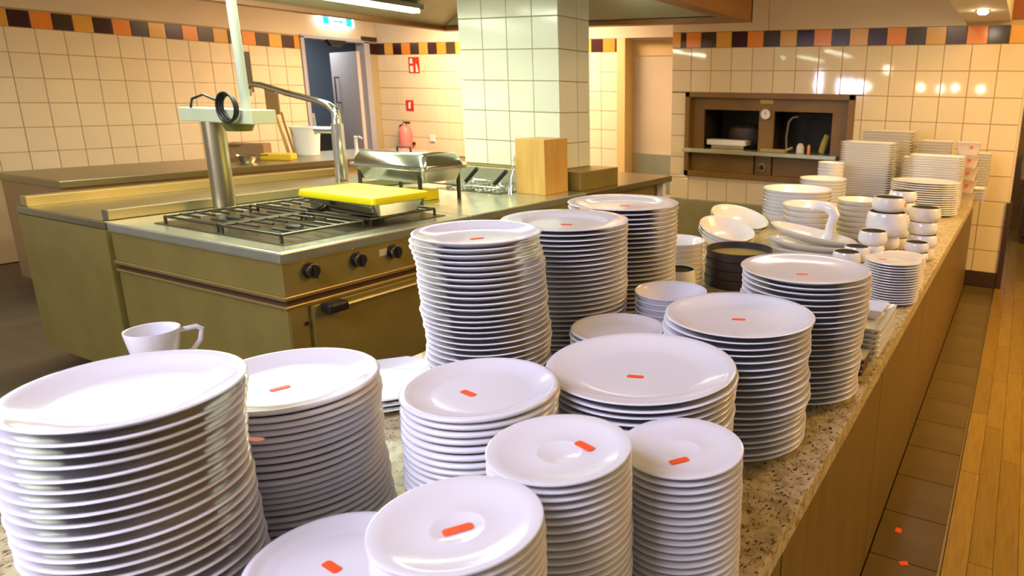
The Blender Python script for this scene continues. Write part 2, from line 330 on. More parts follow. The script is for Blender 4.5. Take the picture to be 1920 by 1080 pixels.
# ------------------------------------------------------------------ counter
ct = tag(MB().box(-1.36, -.2626, -.35, WY-.036, ZC-.045, ZC, .004).build('granite_countertop', granite), 'long speckled granite countertop carrying all the stacked crockery', 'countertop')
for i in range(7):
    y0 = .0645+.9605*i-.9605; y1 = min(y0+.9605, WY-.02)
    pos = ['under the soup plates', 'under the saucer stacks', 'under the widest plates', 'under the saucers and square dishes', 'under the round bowl towers', 'under the oval platters', 'beside the tiled wall'][i]
    t = thing('counter_cabinet', 'walnut brown counter cabinet ' + pos, 'cabinet', (0, 0, 0), group='counter cabinets')
    MB().box(-1.32, -.304, y0+.001, y1-.001, 0, ZC-.045).build('body', cab_dark, t, smooth=False)
    MB().box(-.304, -.284, y0+.003, y1-.003, .004, ZC-.048, .0015).build('door', cab, t)

# ------------------------------------------------------------------ crockery
ORD = 'top second third fourth fifth sixth seventh eighth ninth tenth eleventh twelfth thirteenth fourteenth fifteenth sixteenth seventeenth eighteenth nineteenth twentieth'.split()
def ordw(i):
    if i < 20: return ORD[i]
    t = {2: 'twenty', 3: 'thirty', 4: 'forty'}[(i+1)//10]; u = (i+1) % 10
    return (t+'-'+ORD[u-1].replace('top', 'first')) if u else {30: 'thirtieth', 40: 'fortieth'}[i+1]
def plate_profile(R, p, hr, t, style):
    rf = R*.50
    if style == 'coupe':
        lo = [(0, .003), (rf-.005, .003), (rf-.004, 0), (rf+.002, 0), (rf+.005, .0025)]
        N = 5
        for k in range(1, N+1):
            u = k/N; lo.append((rf+.005+(R-.002-rf-.005)*u, .0025+(hr-t-.0025)*(u**1.25)))
        up = [(R, hr-t*.5), (R-.0007, hr-.0008), (R-.003, hr)]
        for k in range(1, N+1):
            u = 1-k/N; up.append((rf+.012+(R-.015-rf)*u, p+(hr-p)*(u**1.5)))
        return lo+up+[(0, p)]
    if style == 'rim':
        a, b = R*.60, R*.68
        return [(0, .003), (rf*.9-.005, .003), (rf*.9-.004, 0), (rf*.9+.002, 0), (a-.009, .002), (b-.001, hr-t-.004), (R-.002, hr-t), (R, hr-t*.5), (R-.0007, hr-.0006), (R-.003, hr), (R*.85, hr-.002), (b+.002, hr-.0045), (b-.004, hr-.006), (a-.004, p+.0008), (a-.012, p), (0, p-.0003)]
    if style == 'thick':
        return [(0, .003), (rf-.005, .003), (rf-.004, 0), (rf+.002, 0), (rf+.006, .0025), (R*.86, hr-t-.004), (R-.003, hr-t), (R-.0005, hr-t+.0015), (R, hr-t*.45), (R-.001, hr-.0012), (R-.004, hr), (R-.009, hr-.0006), (R*.86, hr-.0045), (R*.76, p+.0035), (R*.68, p+.0006), (rf+.010, p), (0, p)]
    if style == 'saucer':
        a = R*.31; rs = R*.40
        return [(0, .0022), (rs-.004, .0022), (rs-.003, 0), (rs+.001, 0), (rs+.003, .002), (R*.75, .0055), (R-.0015, hr-t), (R, hr-t*.5), (R-.0005, hr-.0005), (R-.002, hr), (R*.82, p+.0042), (R*.62, p+.0008), (R*.47, p), (a+.003, p+.0001), (a+.001, p+.0003), (a-.001, p+.0001), (a-.003, p-.0007), (0, p-.0009)]
STACKS = {}
def stick(parent, x, y, z, a, L=.019, W=.011, m=None):
    pts = [(L/2*sx+W*.35*math.cos(b)*(1), W*.15*sy+W*.35*math.sin(b)) for sx, sy, b in [(1, 1, .3), (1, 1, 1.2), (-1, 1, 1.9), (-1, 1, 2.8), (-1, -1, 3.5), (-1, -1, 4.3), (1, -1, 5.0), (1, -1, 5.9)]]
    return MB().prism(pts, 'z', 0, .0006).build('price_sticker', m or sticker, parent, smooth=False, loc=(x, y, z), rotz=a)
def stack(key, name, desc, ref, cat, x, y, R, ztop, pitch, hr, t, style, m=porc, jit=.0015, walk=.0012, drift=(0, 0), st=None, sy=1, n_seg=64, seed=1, z0=ZC, side=None):
    rnd = random.Random(seed)
    n = max(2, int(round((ztop-z0-hr)/pitch))+1); p = (ztop-z0-hr)/(n-1)
    me = MB().lathe(plate_profile(R, p-.0002, hr, t, style), n_seg, sy=sy).mesh(name, m, ang=50)
    wx = wy = 0; out = []
    for k in range(n):
        wx += rnd.gauss(0, walk); wy += rnd.gauss(0, walk)
        if k == n-1: wx = wy = 0
        wx = max(-.007, min(.007, wx)); wy = max(-.007, min(.007, wy)); u = 1-k/(n-1)
        q = Vector((wx+rnd.gauss(0, jit)+drift[0]*u, wy+rnd.gauss(0, jit)+drift[1]*u, 0))
        lim = {'saucer': .0011, 'thick': .0022, 'rim': .002, 'coupe': .0042}[style]
        if k and (q-last).length > lim: q = last+(q-last).normalized()*lim
        last = q
        o = link(name, me, None, (x+q.x, y+q.y, z0+k*p))
        i = n-1-k
        if i == 0: lab = '%s, top of %s%s' % (desc, ref, ', orange sticker' if st else '')
        else: lab = '%s, %s from top of %s' % (desc, ordw(i), ref)
        tag(o, lab, cat, ref); o.rotation_euler[2] = 0
        if i == 0 and st: stick(o, st[0], st[1], p+st[3] if len(st) > 3 else p, st[2])
        if side and i == side[0]: stick(o, side[1], side[2], hr+.0003, side[3], .03, .010)
        out.append(o)
    return out
stack('S1', 'soup_plate', 'white soup plate', 'the deep stack beside the tea cups', 'plate', -.829, .354, .110, 1.138, .0122, .026, .0032, 'coupe', seed=2, jit=.0008, side=(8, .045, .100, .35), drift=(.004, 0))
stack('S2', 'side_plate', 'thick-rimmed white plate', 'the stack before the oven door', 'plate', -.898, .579, .120, 1.053, .0096, .021, .0066, 'thick', seed=3, st=(.005, -.018, 1.25), drift=(.012, .0))
stack('S3', 'side_plate', 'thick-rimmed white plate', 'the stack before the tallest tower', 'plate', -.627, .667, .106, 1.062, .0100, .021, .0070, 'thick', seed=4, st=(-.012, -.012, -.15), drift=(-.003, 0))
stack('S4', 'dinner_plate', 'white coupe dinner plate', 'the widest stack', 'plate', -.502, .899, .151, 1.039, .0112, .026, .0030, 'coupe', seed=5, st=(.0, -.02, .35), jit=.0018, walk=.0012)
stack('S5', 'saucer', 'white saucer', 'the stack with sticker across its well', 'saucer', -.416, .565, .080, 1.074, .0092, .0165, .0036, 'saucer', seed=6, st=(.018, .022, -.25, .0012), jit=.0006, walk=.0004)
stack('S6', 'saucer', 'white saucer', 'the stack at the granite edge by the dinner plates', 'saucer', -.340, .726, .080, 1.017, .0098, .0165, .0036, 'saucer', seed=7, st=(.010, -.028, .95, .0005), jit=.0006, walk=.0004)
stack('S7', 'saucer', 'white saucer', 'the stack with sticker inside its well', 'saucer', -.401, .390, .075, 1.087, .0083, .0155, .0036, 'saucer', seed=8, st=(.002, -.002, 1.0, -.0006), jit=.0006, walk=.0004)
stack('S8', 'bread_plate', 'small white bread plate', 'the low stack between soup plates and saucers', 'plate', -.608, .418, .090, .958, .0105, .019, .0065, 'thick', seed=9, st=(.0, -.005, -.1), jit=.0008)
stack('S9', 'dinner_plate', 'white coupe dinner plate', 'the wavy stack at the granite edge', 'plate', -.453, 1.209, .146, 1.046, .0126, .026, .0026, 'coupe', seed=10, st=(.0, -.005, .42), jit=.002, walk=.003)
stack('S10', 'dinner_plate', 'white coupe dinner plate', 'the stack beside the square dishes', 'plate', -.415, 1.508, .147, 1.081, .0127, .026, .0026, 'coupe', seed=11, st=(.0, -.02, .42), jit=.0012, walk=.0012)
stack('S11', 'dinner_plate', 'white coupe dinner plate', 'the tallest tower', 'plate', -.903, .982, .120, 1.199, .0111, .024, .0026, 'coupe', seed=12, st=(.006, -.01, 1.1), jit=.0012, walk=.002, drift=(.008, 0))
stack('S12', 'rimmed_plate', 'wide-rimmed white plate', 'the middle tower of three', 'plate', -.944, 1.322, .150, 1.168, .0116, .022, .0026, 'rim', seed=13, st=(.012, -.012, .5), jit=.0006, walk=.0005, drift=(-.008, 0))
stack('S13', 'rimmed_plate', 'wide-rimmed white plate', 'the tower beside the small bowls', 'plate', -.978, 1.646, .155, 1.167, .0126, .022, .0026, 'rim', seed=14, st=(.012, -.012, .5), jit=.0006, walk=.0005, drift=(-.006, 0))
stack('L', 'saucer', 'cream saucer', 'the pile beside the square dishes', 'saucer', -.350, 2.400, .095, .932, .0088, .016, .0038, 'saucer', seed=15, st=(-.035, .0, .6), n_seg=40, jit=.001)
stack('L2', 'saucer', 'cream saucer', 'the pile behind another saucer pile', 'saucer', -.345, 2.600, .082, .905, .0088, .0155, .0038, 'saucer', seed=16, n_seg=40, jit=.001)
stack('D', 'side_plate', 'shallow white plate', 'the low pile amid the plate towers', 'plate', -.710, 1.180, .099, .980, .0115, .020, .005, 'coupe', seed=17)

def bowl_profile(R, h, rb, t=.0028, foot=.004):
    lo = [(0, .002), (rb-.003, .002), (rb-.002, 0), (rb+.002, 0), (rb+.004, foot)]
    N = 7
    for k in range(1, N+1):
        u = k/N; lo.append((rb+.004+(R-rb-.004)*(u**.62), foot+(h-foot)*(u**1.15)))
    up = [(R-.0008, h+.001), (R-t*.8, h+.0008)]
    for k in range(1, N+1):
        u = 1-k/N; up.append((max(rb*.7, rb*.7+(R-t-rb*.7)*(u**.62)), foot+t+(h-foot-t)*(u**1.15)))
    return lo+up+[(0, foot+t)]
def bowl_stack(name, desc, ref, x, y, R, ztop, pitch, h, rb, m=porc, seed=1, tilt=None, n=None, z0=ZC, seg=40, sy=1, cat='bowl'):
    rnd = random.Random(seed)
    n = n or max(2, int(round((ztop-z0-h)/pitch))+1); p = (ztop-z0-h)/(n-1) if n > 1 else 0
    if tilt: p = pitch
    me = MB().lathe(bowl_profile(R, h, rb), seg, sy=sy).mesh(name, m, ang=50); out = []
    for k in range(n):
        i = n-1-k
        if tilt:
            Mx = Matrix.Translation((x, y, z0)) @ Matrix.Rotation(tilt[1], 4, 'Z') @ Matrix.Rotation(tilt[0], 4, 'Y') @ Matrix.Translation((0, 0, k*p))
            o = link(name, me); o.matrix_world = Mx
        else: o = link(name, me, None, (x+rnd.uniform(-.0008, .0008), y+rnd.uniform(-.0008, .0008), z0+k*p))
        tag(o, ('%s, top of %s' % (desc, ref)) if i == 0 else '%s, %s from top of %s' % (desc, ordw(i), ref), cat, ref); out.append(o)
    return out
bowl_stack('bowl', 'small white bowl', 'the pile between the plate towers and dinner plates', -.724, 1.450, .089, .993, .0135, .045, .045, seed=1)
bowl_stack('bowl', 'small ivory bowl', 'the pile beside the black pans', -1.056, 2.15, .101, .962, .016, .05, .055, m=porc_warm, seed=2)
bowl_stack('salad_bowl', 'big pale salad bowl', 'the pile at the kitchen side', -1.067, 3.65, .186, .987, .0185, .075, .085, seed=3)
bowl_stack('shallow_bowl', 'shallow cream bowl', 'the pile behind the boat dishes', -.856, 3.15, .126, .982, .026, .05, .07, m=porc_warm, seed=4)
bowl_stack('shallow_bowl', 'shallow cream bowl', 'the pile behind the round pots', -.690, 3.46, .108, .981, .025, .045, .06, m=porc_warm, seed=5)
bowl_stack('soup_bowl', 'glossy soup bowl', 'the pile left of the rectangular plates'.replace(' left of', ' before'), -1.12, 4.40, .150, .970, .019, .05, .08, seed=6)
bowl_stack('soup_bowl', 'glossy soup bowl', 'the pile below the brown hatch', -1.185, 4.85, .092, 1.036, .022, .05, .06, seed=7)
bowl_stack('salad_bowl', 'tilted cream salad bowl', 'the slanting pile of three', -1.095, 2.68, .120, 0, .013, .06, .05, m=porc_warm, seed=8, tilt=(math.radians(17), math.radians(-25)), n=3, z0=.840)
bowl_stack('salad_bowl', 'tilted shiny salad bowl', 'the pair leaning before the salad bowls', -1.16, 3.00, .138, 0, .013, .06, .06, m=porc_warm, seed=9, tilt=(math.radians(16), math.radians(-20)), n=2, z0=.850)
# low bowls carrying the slanting ones
tag(MB().lathe(bowl_profile(.062, .033, .04), 40).build('bowl', porc_warm, loc=(-1.105, 2.68, ZC)), 'upright cream bowl under the slanting pile of three', 'bowl')
tag(MB().lathe(bowl_profile(.075, .043, .05), 40).build('bowl', porc_warm, loc=(-1.17, 3.00, ZC)), 'upright cream bowl under the leaning pair', 'bowl')
# round pots with dark inside
POT = {}
def pot(x, y, z, R, h, label, st=None, m=porc):
    t = thing('round_pot', label, 'pot', (x, y, z), group='round white pots with dark inside')
    key = (R, h, m.name)
    if key not in POT:
        a = MB().lathe([(0, .002), (R*.76, 0), (R*.83, .002), (R*.95, h*.16), (R, h*.38), (R*.985, h*.58), (R*.93, h*.84), (R*.885, h*.98), (R*.87, h), (R*.85, h*.985), (R*.85, h*.9), (0, h*.88)], 36).mesh('body', m, ang=55)
        b = MB().lathe([(0, h*.885), (R*.845, h*.905), (R*.848, h*.975), (R*.835, h*.98), (R*.80, h*.94), (0, h*.925)], 36).mesh('glaze', dark_in, ang=50)
        POT[key] = (a, b)
    link('body', POT[key][0], t); link('glaze', POT[key][1], t)
    if st:
        a = st; c, s_ = math.cos(a), math.sin(a); q = MB()
        for z_ in (0,):
            P_ = [(c*R*1.004 - s_*u, s_*R*1.004 + c*u, v) for u, v in ((-.006, h*.38), (.006, h*.38), (.006, h*.66), (-.006, h*.66))]
            q.loft([P_, [(p[0]+c*.0008, p[1]+s_*.0008, p[2]) for p in P_]])
        q.build('price_sticker', sticker, t, smooth=False)
    return t
def tower(x, y, items, ref, st=None):
    z = ZC
    for k, (R, h) in enumerate(items):
        i = len(items)-1-k
        pot(x+random.uniform(-.003, .003), y, z, R, h, 'white dark-lined pot, %s of %s' % ('top' if i == 0 else ordw(i)+' from top', ref), st.get(k) if st else None, bisque if k % 3 == 0 else porc); z += h+.0005
tower(-.48, 3.02, [(.064, .058), (.064, .060), (.088, .100), (.070, .062)], 'the tower with the fattest pot', {0: -.2, 3: -.1})
tower(-.503, 2.85, [(.056, .052), (.056, .052), (.059, .056)], 'the short tower before the fattest pot', {1: -.2})
tower(-.474, 3.35, [(.064, .055), (.064, .055), (.064, .055), (.064, .055), (.065, .052)], 'the tower behind the fattest pot')
tower(-.345, 3.16, [(.062, .056), (.066, .056), (.066, .056), (.068, .062)], 'the straight tower at the granite edge')
tower(-.337, 2.95, [(.044, .036), (.048, .036), (.050, .041)], 'the smallest tower at the granite edge', {1: -.7})
tower(-.532, 2.70, [(.050, .060), (.052, .060)], 'the pair beside the boat dishes')
tower(-.540, 2.55, [(.052, .063), (.054, .063)], 'the pair behind the dinner plates')
p = pot(-.973, 2.0, ZC, .062, .12, 'tall white dark-lined pot standing beside the ivory bowl pile', None, porc)
# black round pans
for k in range(4):
    t = thing('black_pan', 'round black straight-sided pan, %s in the pile of four' % (['bottom', 'third from top', 'second from top', 'top'][k]), 'pan', (-.898+.002*k, 2.35, ZC+k*.0335), group='black pans')
    MB().lathe([(0, 0), (.118, 0), (.121, .003), (.123, .033), (.1215, .034), (.118, .033), (.117, .006), (0, .005)], 48).build('body', mat('black_enamel', (.035, .026, .028, 1), .5), t)
    if k == 3: MB().lathe([(0, .005), (.1165, .006), (.1165, .009), (0, .009)], 48).build('lining', mat('brass_tone_lining', (.30, .24, .07, 1), .4), t)
# boat dishes with arched neck
def boat(z, tilt, label, neck=False):
    t = thing('boat_dish', label, 'dish', (-.775, 2.915, z), group='boat dishes'); t.rotation_euler = (0, tilt, 0)
    MB().lathe([(0, 0), (.10, 0), (.13, .006), (.175, .026), (.195, .040), (.1955, .0425), (.191, .0425), (.172, .031), (.125, .011), (0, .006)], 56, sy=.45).build('body', porc_warm, t)
    if neck:
        MB().tube([(.060, 0, .010), (.066, 0, .030), (.070, 0, .055), (.066, 0, .085), (.072, 0, .115), (.076, 0, .135), (.062, 0, .155), (.030, 0, .163), (-.005, 0, .155), (-.030, 0, .138)], [.030, .026, .021, .018, .020, .024, .024, .021, .016, .007], 16).build('arched_neck', porc, t)
    return t
boat(ZC, 0, 'oval boat dish at the bottom of the boat pile')
boat(ZC+.030, math.radians(1), 'middle oval boat dish of the boat pile')
boat(ZC+.074, math.radians(8), 'top boat dish with a white arched neck', True)
# square dishes, tray
def rect_plate(name, label, x, y, z, hx, hy, h, m=porc, group=None, cr=.02, rotz=0, t=.005, cat='plate', base=.62):
    o = MB().rect([(hx*base-.004, hy*base-.004, .002), (hx*base-.003, hy*base-.003, 0), (hx*base, hy*base, 0), (hx*.85, hy*.85, h*.35), (hx-.001, hy-.001, h-t*.6), (hx, hy, h-t*.3), (hx-.001, hy-.001, h), (hx-.004, hy-.004, h), (hx*.82, hy*.82, h*.35+t), (hx*base, hy*base, t)], cr).build(name, m, loc=(x, y, z), rotz=rotz)
    return tag(o, label, cat, group)
def rect_stack(name, desc, ref, x, y, hx, hy, ztop, pitch, h, m=porc, cr=.02, seed=1, jit=.001, n=None):
    rnd = random.Random(seed); n = n or max(2, int(round((ztop-ZC-h)/pitch))+1); p = (ztop-ZC-h)/(n-1); me = None
    for k in range(n):
        i = n-1-k; lab = ('%s, top of %s' % (desc, ref)) if i == 0 else '%s, %s from top of %s' % (desc, ordw(i), ref)
        if me is None: o = rect_plate(name, lab, x, y, ZC, hx, hy, h, m, ref, cr, t=min(.005, p*.7), base=.8); me = o.data
        else: o = tag(link(name, me, None, (x+rnd.gauss(0, jit), y+rnd.gauss(0, jit), ZC+k*p)), lab, 'plate', ref)
rect_stack('square_dish', 'square white dish', 'the pile at the granite edge by the saucers', -.375, 1.895, .107, .135, .875, .0150, .024, cr=.012, seed=3)
o = MB().rect([(.03, .03, 0), (.04, .04, 0), (.056, .054, .028), (.058, .056, .030), (.054, .052, .030), (.038, .038, .004)], .006).build('square_bowl', porc, loc=(-.345, 1.945, .8572)); tag(o, 'small square bowl set on the square dish pile', 'bowl')
for k in range(3):
    t = thing('wooden_tray', 'small wooden tray, %s of three beside the dinner plates' % (['bottom', 'middle', 'top'][k]), 'tray', (-.345+.002*k, 1.700, ZC+k*.016), group='small wooden trays')
    MB().box(-.06, .056, -.038, .038, 0, .009, .001).build('base', mat('dark_tray_wood', (.10, .05, .02, 1), .5), t)
    MB().box(-.058, .054, -.036, .036, .009, .0135, .001).build('slate_inlay' if k < 2 else 'paper_liner', mat('grey_inlay', (.5, .47, .36, 1), .6), t)
# clipped-corner dish behind, cups
o = MB(); a, b = .115, .062
def octo(s, z): return [(a*s, b*s, z), (b*s, a*s, z), (-b*s, a*s, z), (-a*s, b*s, z), (-a*s, -b*s, z), (-b*s, -a*s, z), (b*s, -a*s, z), (a*s, -b*s, z)]
for k in range(3):
    oo = MB().loft([octo(.6, 0), octo(.66, 0), octo(.99, .016), octo(1, .018), octo(.98, .0195), octo(.70, .007), octo(.6, .006)]).build('octagonal_dish', porc, loc=(-1.205, 1.02, ZC+k*.0125), rotz=.12)
    tag(oo, 'octagonal white dish, %s of the pile beside the tallest tower' % ['bottom', 'middle', 'top'][k], 'dish', 'octagonal dishes')
for k in range(4):
    t = thing('tea_cup', 'white tea cup, %s of the cup pile behind the soup plates' % ['bottom', 'third', 'second', 'top'][k], 'cup', (-1.29, .598, ZC+k*.0672), rotz=1.125, group='stacked tea cups'); t.scale = (1, 1, 1.1)
    MB().lathe([(0, .003), (.022, .003), (.023, 0), (.026, 0), (.029, .006), (.036, .03), (.041, .060), (.0405, .061), (.038, .060), (.033, .03), (.024, .008), (0, .0065)], 36).build('body', porc, t)
    MB().tube([(.038, 0, .053), (.062, 0, .055), (.070, 0, .050), (.066, 0, .032), (.052, 0, .016), (.034, 0, .014)], .0042, 8).build('handle', porc, t)
# far end of the counter
rect_stack('rectangular_plate', 'white rectangular plate', 'the tall pile before the tiled wall', -.99, 5.15, .19, .12, 1.172, .0165, .024, seed=4, cr=.03)
rect_stack('square_plate', 'big square plate', 'the pile against the tiled wall', -.93, 5.62, .195, .17, 1.240, .022, .03, m=porc_warm, seed=5)
rect_stack('square_plate', 'grey-white square plate', 'the pile beside the big square plates', -.59, 5.70, .128, .14, 1.175, .020, .026, m=porc_warm, seed=6)
rect_stack('rectangular_plate', 'narrow rectangular plate', 'the pile behind the oval platters', -.49, 4.87, .170, .10, 1.121, .0160, .024, seed=7, cr=.03)
rect_stack('square_plate', 'small square plate', 'the pile at the counter end', -.25, 5.83, .050, .10, 1.091, .020, .024, m=porc_warm, seed=8)
rect_stack('square_plate', 'small square plate', 'the low pile beside the sticker bowls', -.235, 5.40, .045, .08, .87, .02, .024, seed=9)
rect_stack('rectangular_plate', 'cream rectangular plate', 'the pile between rectangular and square plates', -.70, 5.32, .075, .06, 1.07, .02, .024, m=porc_warm, seed=10)
stack('Q', 'oval_platter', 'white oval platter', 'the pile before the narrow plates', 'platter', -.507, 4.50, .204, .989, .0135, .022, .005, 'coupe', seed=18, sy=.72, n_seg=48)
for k in range(5):
    t = thing('square_bowl', 'deep square bowl with red stickers, %s in the pile' % (['bottom', 'fourth from top', 'third from top', 'second from top', 'top'][k]), 'bowl', (-.325, 5.10, ZC+k*.0845), group='deep square bowls with red stickers')
    MB().rect([(.05, .05, 0), (.055, .055, 0), (.064, .062, .03), (.077, .072, .083), (.078, .073, .084), (.073, .068, .084), (.058, .056, .02), (.04, .04, .008)], .01).build('body', mat('pinkish_porcelain', (.78, .66, .56, 1), .25), t)
    if k in (1, 2, 3, 4): MB().box(.012, .030, -.0705, -.0685, .046, .064).build('price_sticker', sticker, t, smooth=False)

# ------------------------------------------------------------------ kitchen island
ZI = .85
rg = thing('cooking_range', 'steel gas cooking range with black knobs and oven door', 'range', (-3.07, 2.11, 0))
fx = .61; y0, y1 = -.51, .51
MB().box(-fx, fx, y0, y1, ZI-.045, ZI, .008).build('top_plate', steel_top, rg)
MB().box(-fx, fx-.012, y0+.012, y1, .672, ZI-.045, .003).build('fascia', steel_olive, rg)
MB().box(-fx, fx-.002, y0+.002, y1, .655, .672, .004).box(-fx, fx-.006, y0+.006, y1, .618, .632, .004).build('trim', mat('tan_steel_trim', (.55, .40, .16, 1), .35, metal=.8), rg)
MB().box(-fx, fx-.03, y0+.03, y1, .632, .655).build('recess', dark_brown, rg, smooth=False)
bd = MB().box(-fx, fx-.018, y0+.018, y1, .08, .618).build('body', steel_olive, rg, smooth=False)
MB().box(fx-.018, fx-.012, y0+.02, y0+.095, .09, .615, .001).build('corner_post', steel_olive, rg)
MB().cyl((fx-.02, y0+.085, .545), (fx-.004, y0+.085, .545), .008, 16).build('lock', black, rg)
dr = MB().box(fx-.018, fx+.002, y0+.112, y1-.01, .10, .612, .003).build('oven_door', steel_olive, rg)
MB().cyl((fx+.045, y0+.18, .595), (fx+.045, y1-.05, .595), .011, 14).build('handle', mat('tan_bar', (.62, .46, .20, 1), .3, metal=.9), dr)
for yy in (y0+.19, y1-.06): MB().box(fx, fx+.062, yy-.045, yy+.045, .575, .618, .012).build('handle_bracket', black, dr)
for yy in (1.723, 1.945, 2.135):
    k_ = MB().lathe([(0, 0), (.030, 0), (.032, .004), (.026, .008), (.024, .030), (.021, .034), (0, .034)], 28).build('knob', black, rg, loc=(fx-.012, yy-2.11, .757)); k_.rotation_euler = (0, PI/2, 0)
    MB().lathe([(.0235, .026), (.0285, .026), (.0285, .0325), (.0235, .0335)], 28).build('ring', chrome, k_)
    MB().box(-.028, .028, -.006, .006, .030, .046, .003).build('grip', black, k_)
MB().box(fx-.013, fx-.010, -.045, .045, .745, .775, .001).build('rating_plate', mat('pale_label', (.62, .56, .30, 1), .5), rg)
MB().box(-fx+.21, fx-.10, y0+.09, y1-.06, ZI, ZI+.004, .002).build('burner_well', mat('dark_well', (.10, .085, .045, 1), .3, metal=.7), rg)
for gx in (-.155, .265):
    for gy in (-.20, .23):
        g = thing('pan_grate', 'black cast-iron pan grate, %s' % {(-.155, -.20): 'island-middle side at the range end', (.265, -.20): 'knob side at the range end', (-.155, .23): 'half hidden behind the yellow pan', (.265, .23): 'under the yellow pan'}[(gx, gy)], 'grate', (-3.07+gx, 2.11+gy, ZI+.0045), group='pan grates')
        f_ = MB(); a = .195
        for s in (-1, 1): f_.tube([(-a, s*a, .030), (a, s*a, .030)], .006, 8).tube([(s*a, -a, .030), (s*a, a, .030)], .006, 8)
        for sx in (-1, 1):
            for sy_ in (-1, 1): f_.cyl((sx*a, sy_*a, 0), (sx*a, sy_*a, .030), .007, 8)
        f_.build('frame', castiron, g)
        for i in range(5):
            u = -.13+.065*i; MB().tube([(-a, u, .031), (-.045, u, .031)], .0055, 8).build('bar', castiron, g); MB().tube([(.045, u, .031), (a, u, .031)], .0055, 8).build('bar', castiron, g)
        bn = MB().lathe([(0, 0), (.055, 0), (.055, .008), (.035, .012), (.035, .020), (0, .022)], 28).build('burner', black, rg, loc=(gx, gy, ZI+.004))
# rear half of the island and the neighbouring units
t = thing('island_rear_unit', 'long steel kitchen unit behind the cooking range', 'kitchen unit', (-4.11, 2.56, 0))
MB().box(-.42, .41, -.96, .96, .1, ZI-.04).build('body', steel_olive, t, smooth=False); MB().box(-.42, .41, -.96, .96, ZI-.04, ZI+.0, .006).build('top_plate', steel, t)
MB().box(.36, .41, -.94, .94, ZI, ZI+.05, .004).build('upstand', steel, t); MB().box(-.42, -.36, -.94, .94, ZI, ZI+.05, .004).build('upstand', mat('tan_steel_trim', (1, 1, 1, 1)), t)
t = thing('fryer_unit', 'steel fryer unit between the range and the tiled column', 'fryer', (-3.07, 3.155, 0))
MB().box(-fx, fx-.018, -.53, .53, .08, ZI-.045).build('body', steel_olive, t, smooth=False)
MB().box(-fx, fx, -.53, .53, ZI-.045, ZI, .006).build('top_plate', steel_top, t)
MB().box(-fx, fx-.012, -.525, .525, .672, ZI-.047, .003).build('fascia', steel_olive, t)
MB().box(-.30, .24, .14, .46, ZI, ZI+.003, .001).build('oil_well', mat('dark_oil', (.05, .045, .015, 1), .12), t)
MB().box(-.55, .10, .485, .525, ZI, ZI+.115, .003).build('backsplash', steel_top, t)
for k, bx in enumerate((-.135, .10)):
    b = thing('fry_basket', 'wire fry basket with black handle, %s' % ['beside the chafing dish', 'beside the beech block'][k], 'basket', (-3.07+bx, 3.155+.30, ZI+.003), group='fry baskets')
    q = MB()
    for i in range(7):
        u = -.10+.0333*i; q.tube([(u, -.13, .032), (u, -.12, .006), (u, .12, .006), (u, .13, .032)], .0022, 6)
    for i in range(7):
        u = -.12+.04*i; q.tube([(-.11, u, .032), (-.10, u, .006), (.10, u, .006), (.11, u, .032)], .0022, 6)
    q.tube([(-.112, -.132, .033), (.112, -.132, .033), (.112, .132, .033), (-.112, .132, .033), (-.112, -.131, .033)], .004, 6)
    q.build('wire_mesh', chrome, b)
    MB().tube([(.05, -.13, .033), (.07, -.125, .06)], .005, 8).build('handle_wire', chrome, b)
    MB().tube([(.065, -.125, .055), (.155, -.115, .142)], .013, 12).build('grip', black, b)
tag(MB().tube([(-2.80, 3.335, ZI+.004), (-2.81, 3.36, ZI+.10), (-2.79, 3.38, ZI+.20), (-2.785, 3.385, ZI+.235), (-2.775, 3.38, ZI+.20), (-2.79, 3.35, ZI+.10), (-2.775, 3.325, ZI+.004)], .003, 8).build('wire_tongs', chrome), 'thin wire tongs standing beside the beech block', 'tongs')
t = thing('island_worktop_unit', 'steel worktop unit at the end of the island', 'kitchen unit', (-3.07, 4.305, 0))
MB().box(-fx, fx-.10, -.615, .60, .08, ZI-.045).build('body', steel_olive, t, smooth=False)
MB().box(-.75, fx, -.615, .60, ZI-.045, ZI, .006).build('top_plate', steel, t)
MB().box(fx-.08, fx-.03, .50, .55, 0, ZI-.045).build('leg', white, t, smooth=False)
tag(MB().box(-3.62, -2.53, 3.72, 4.19, ZI, .97, .004).build('steel_pedestal', steel_olive), 'steel plinth wrapped around the foot of the tiled column', 'plinth')
tag(MB().box(-.108, .108, -.128, .128, 0, .338, .003).build('beech_block', beech, loc=(-2.70, 3.545, ZI+.0005), rotz=.04), 'tall beech wood block standing on the island by the column', 'wood block')
# yellow covered pan
t = thing('steel_pan', 'steel gastronorm pan on the grates under a yellow cover', 'pan', (-2.83, 2.305, ZI+.041), rotz=-.02)
MB().rect([(.22, .12, 0), (.232, .130, .003), (.248, .146, .058), (.265, .163, .060), (.265, .163, .0625), (.246, .144, .0625), (.228, .126, .006), (.21, .11, .004)], .03).build('body', chrome, t)
tag(MB().rect([(.268, .166, 0), (.270, .168, .004), (.266, .164, .030), (.258, .156, .033), (.12, .07, .037)], .02).build('yellow_cover', yellow, loc=(-2.83, 2.305, ZI+.041+.0628), rotz=-.02), 'bright yellow cover lying on the steel pan', 'cover')
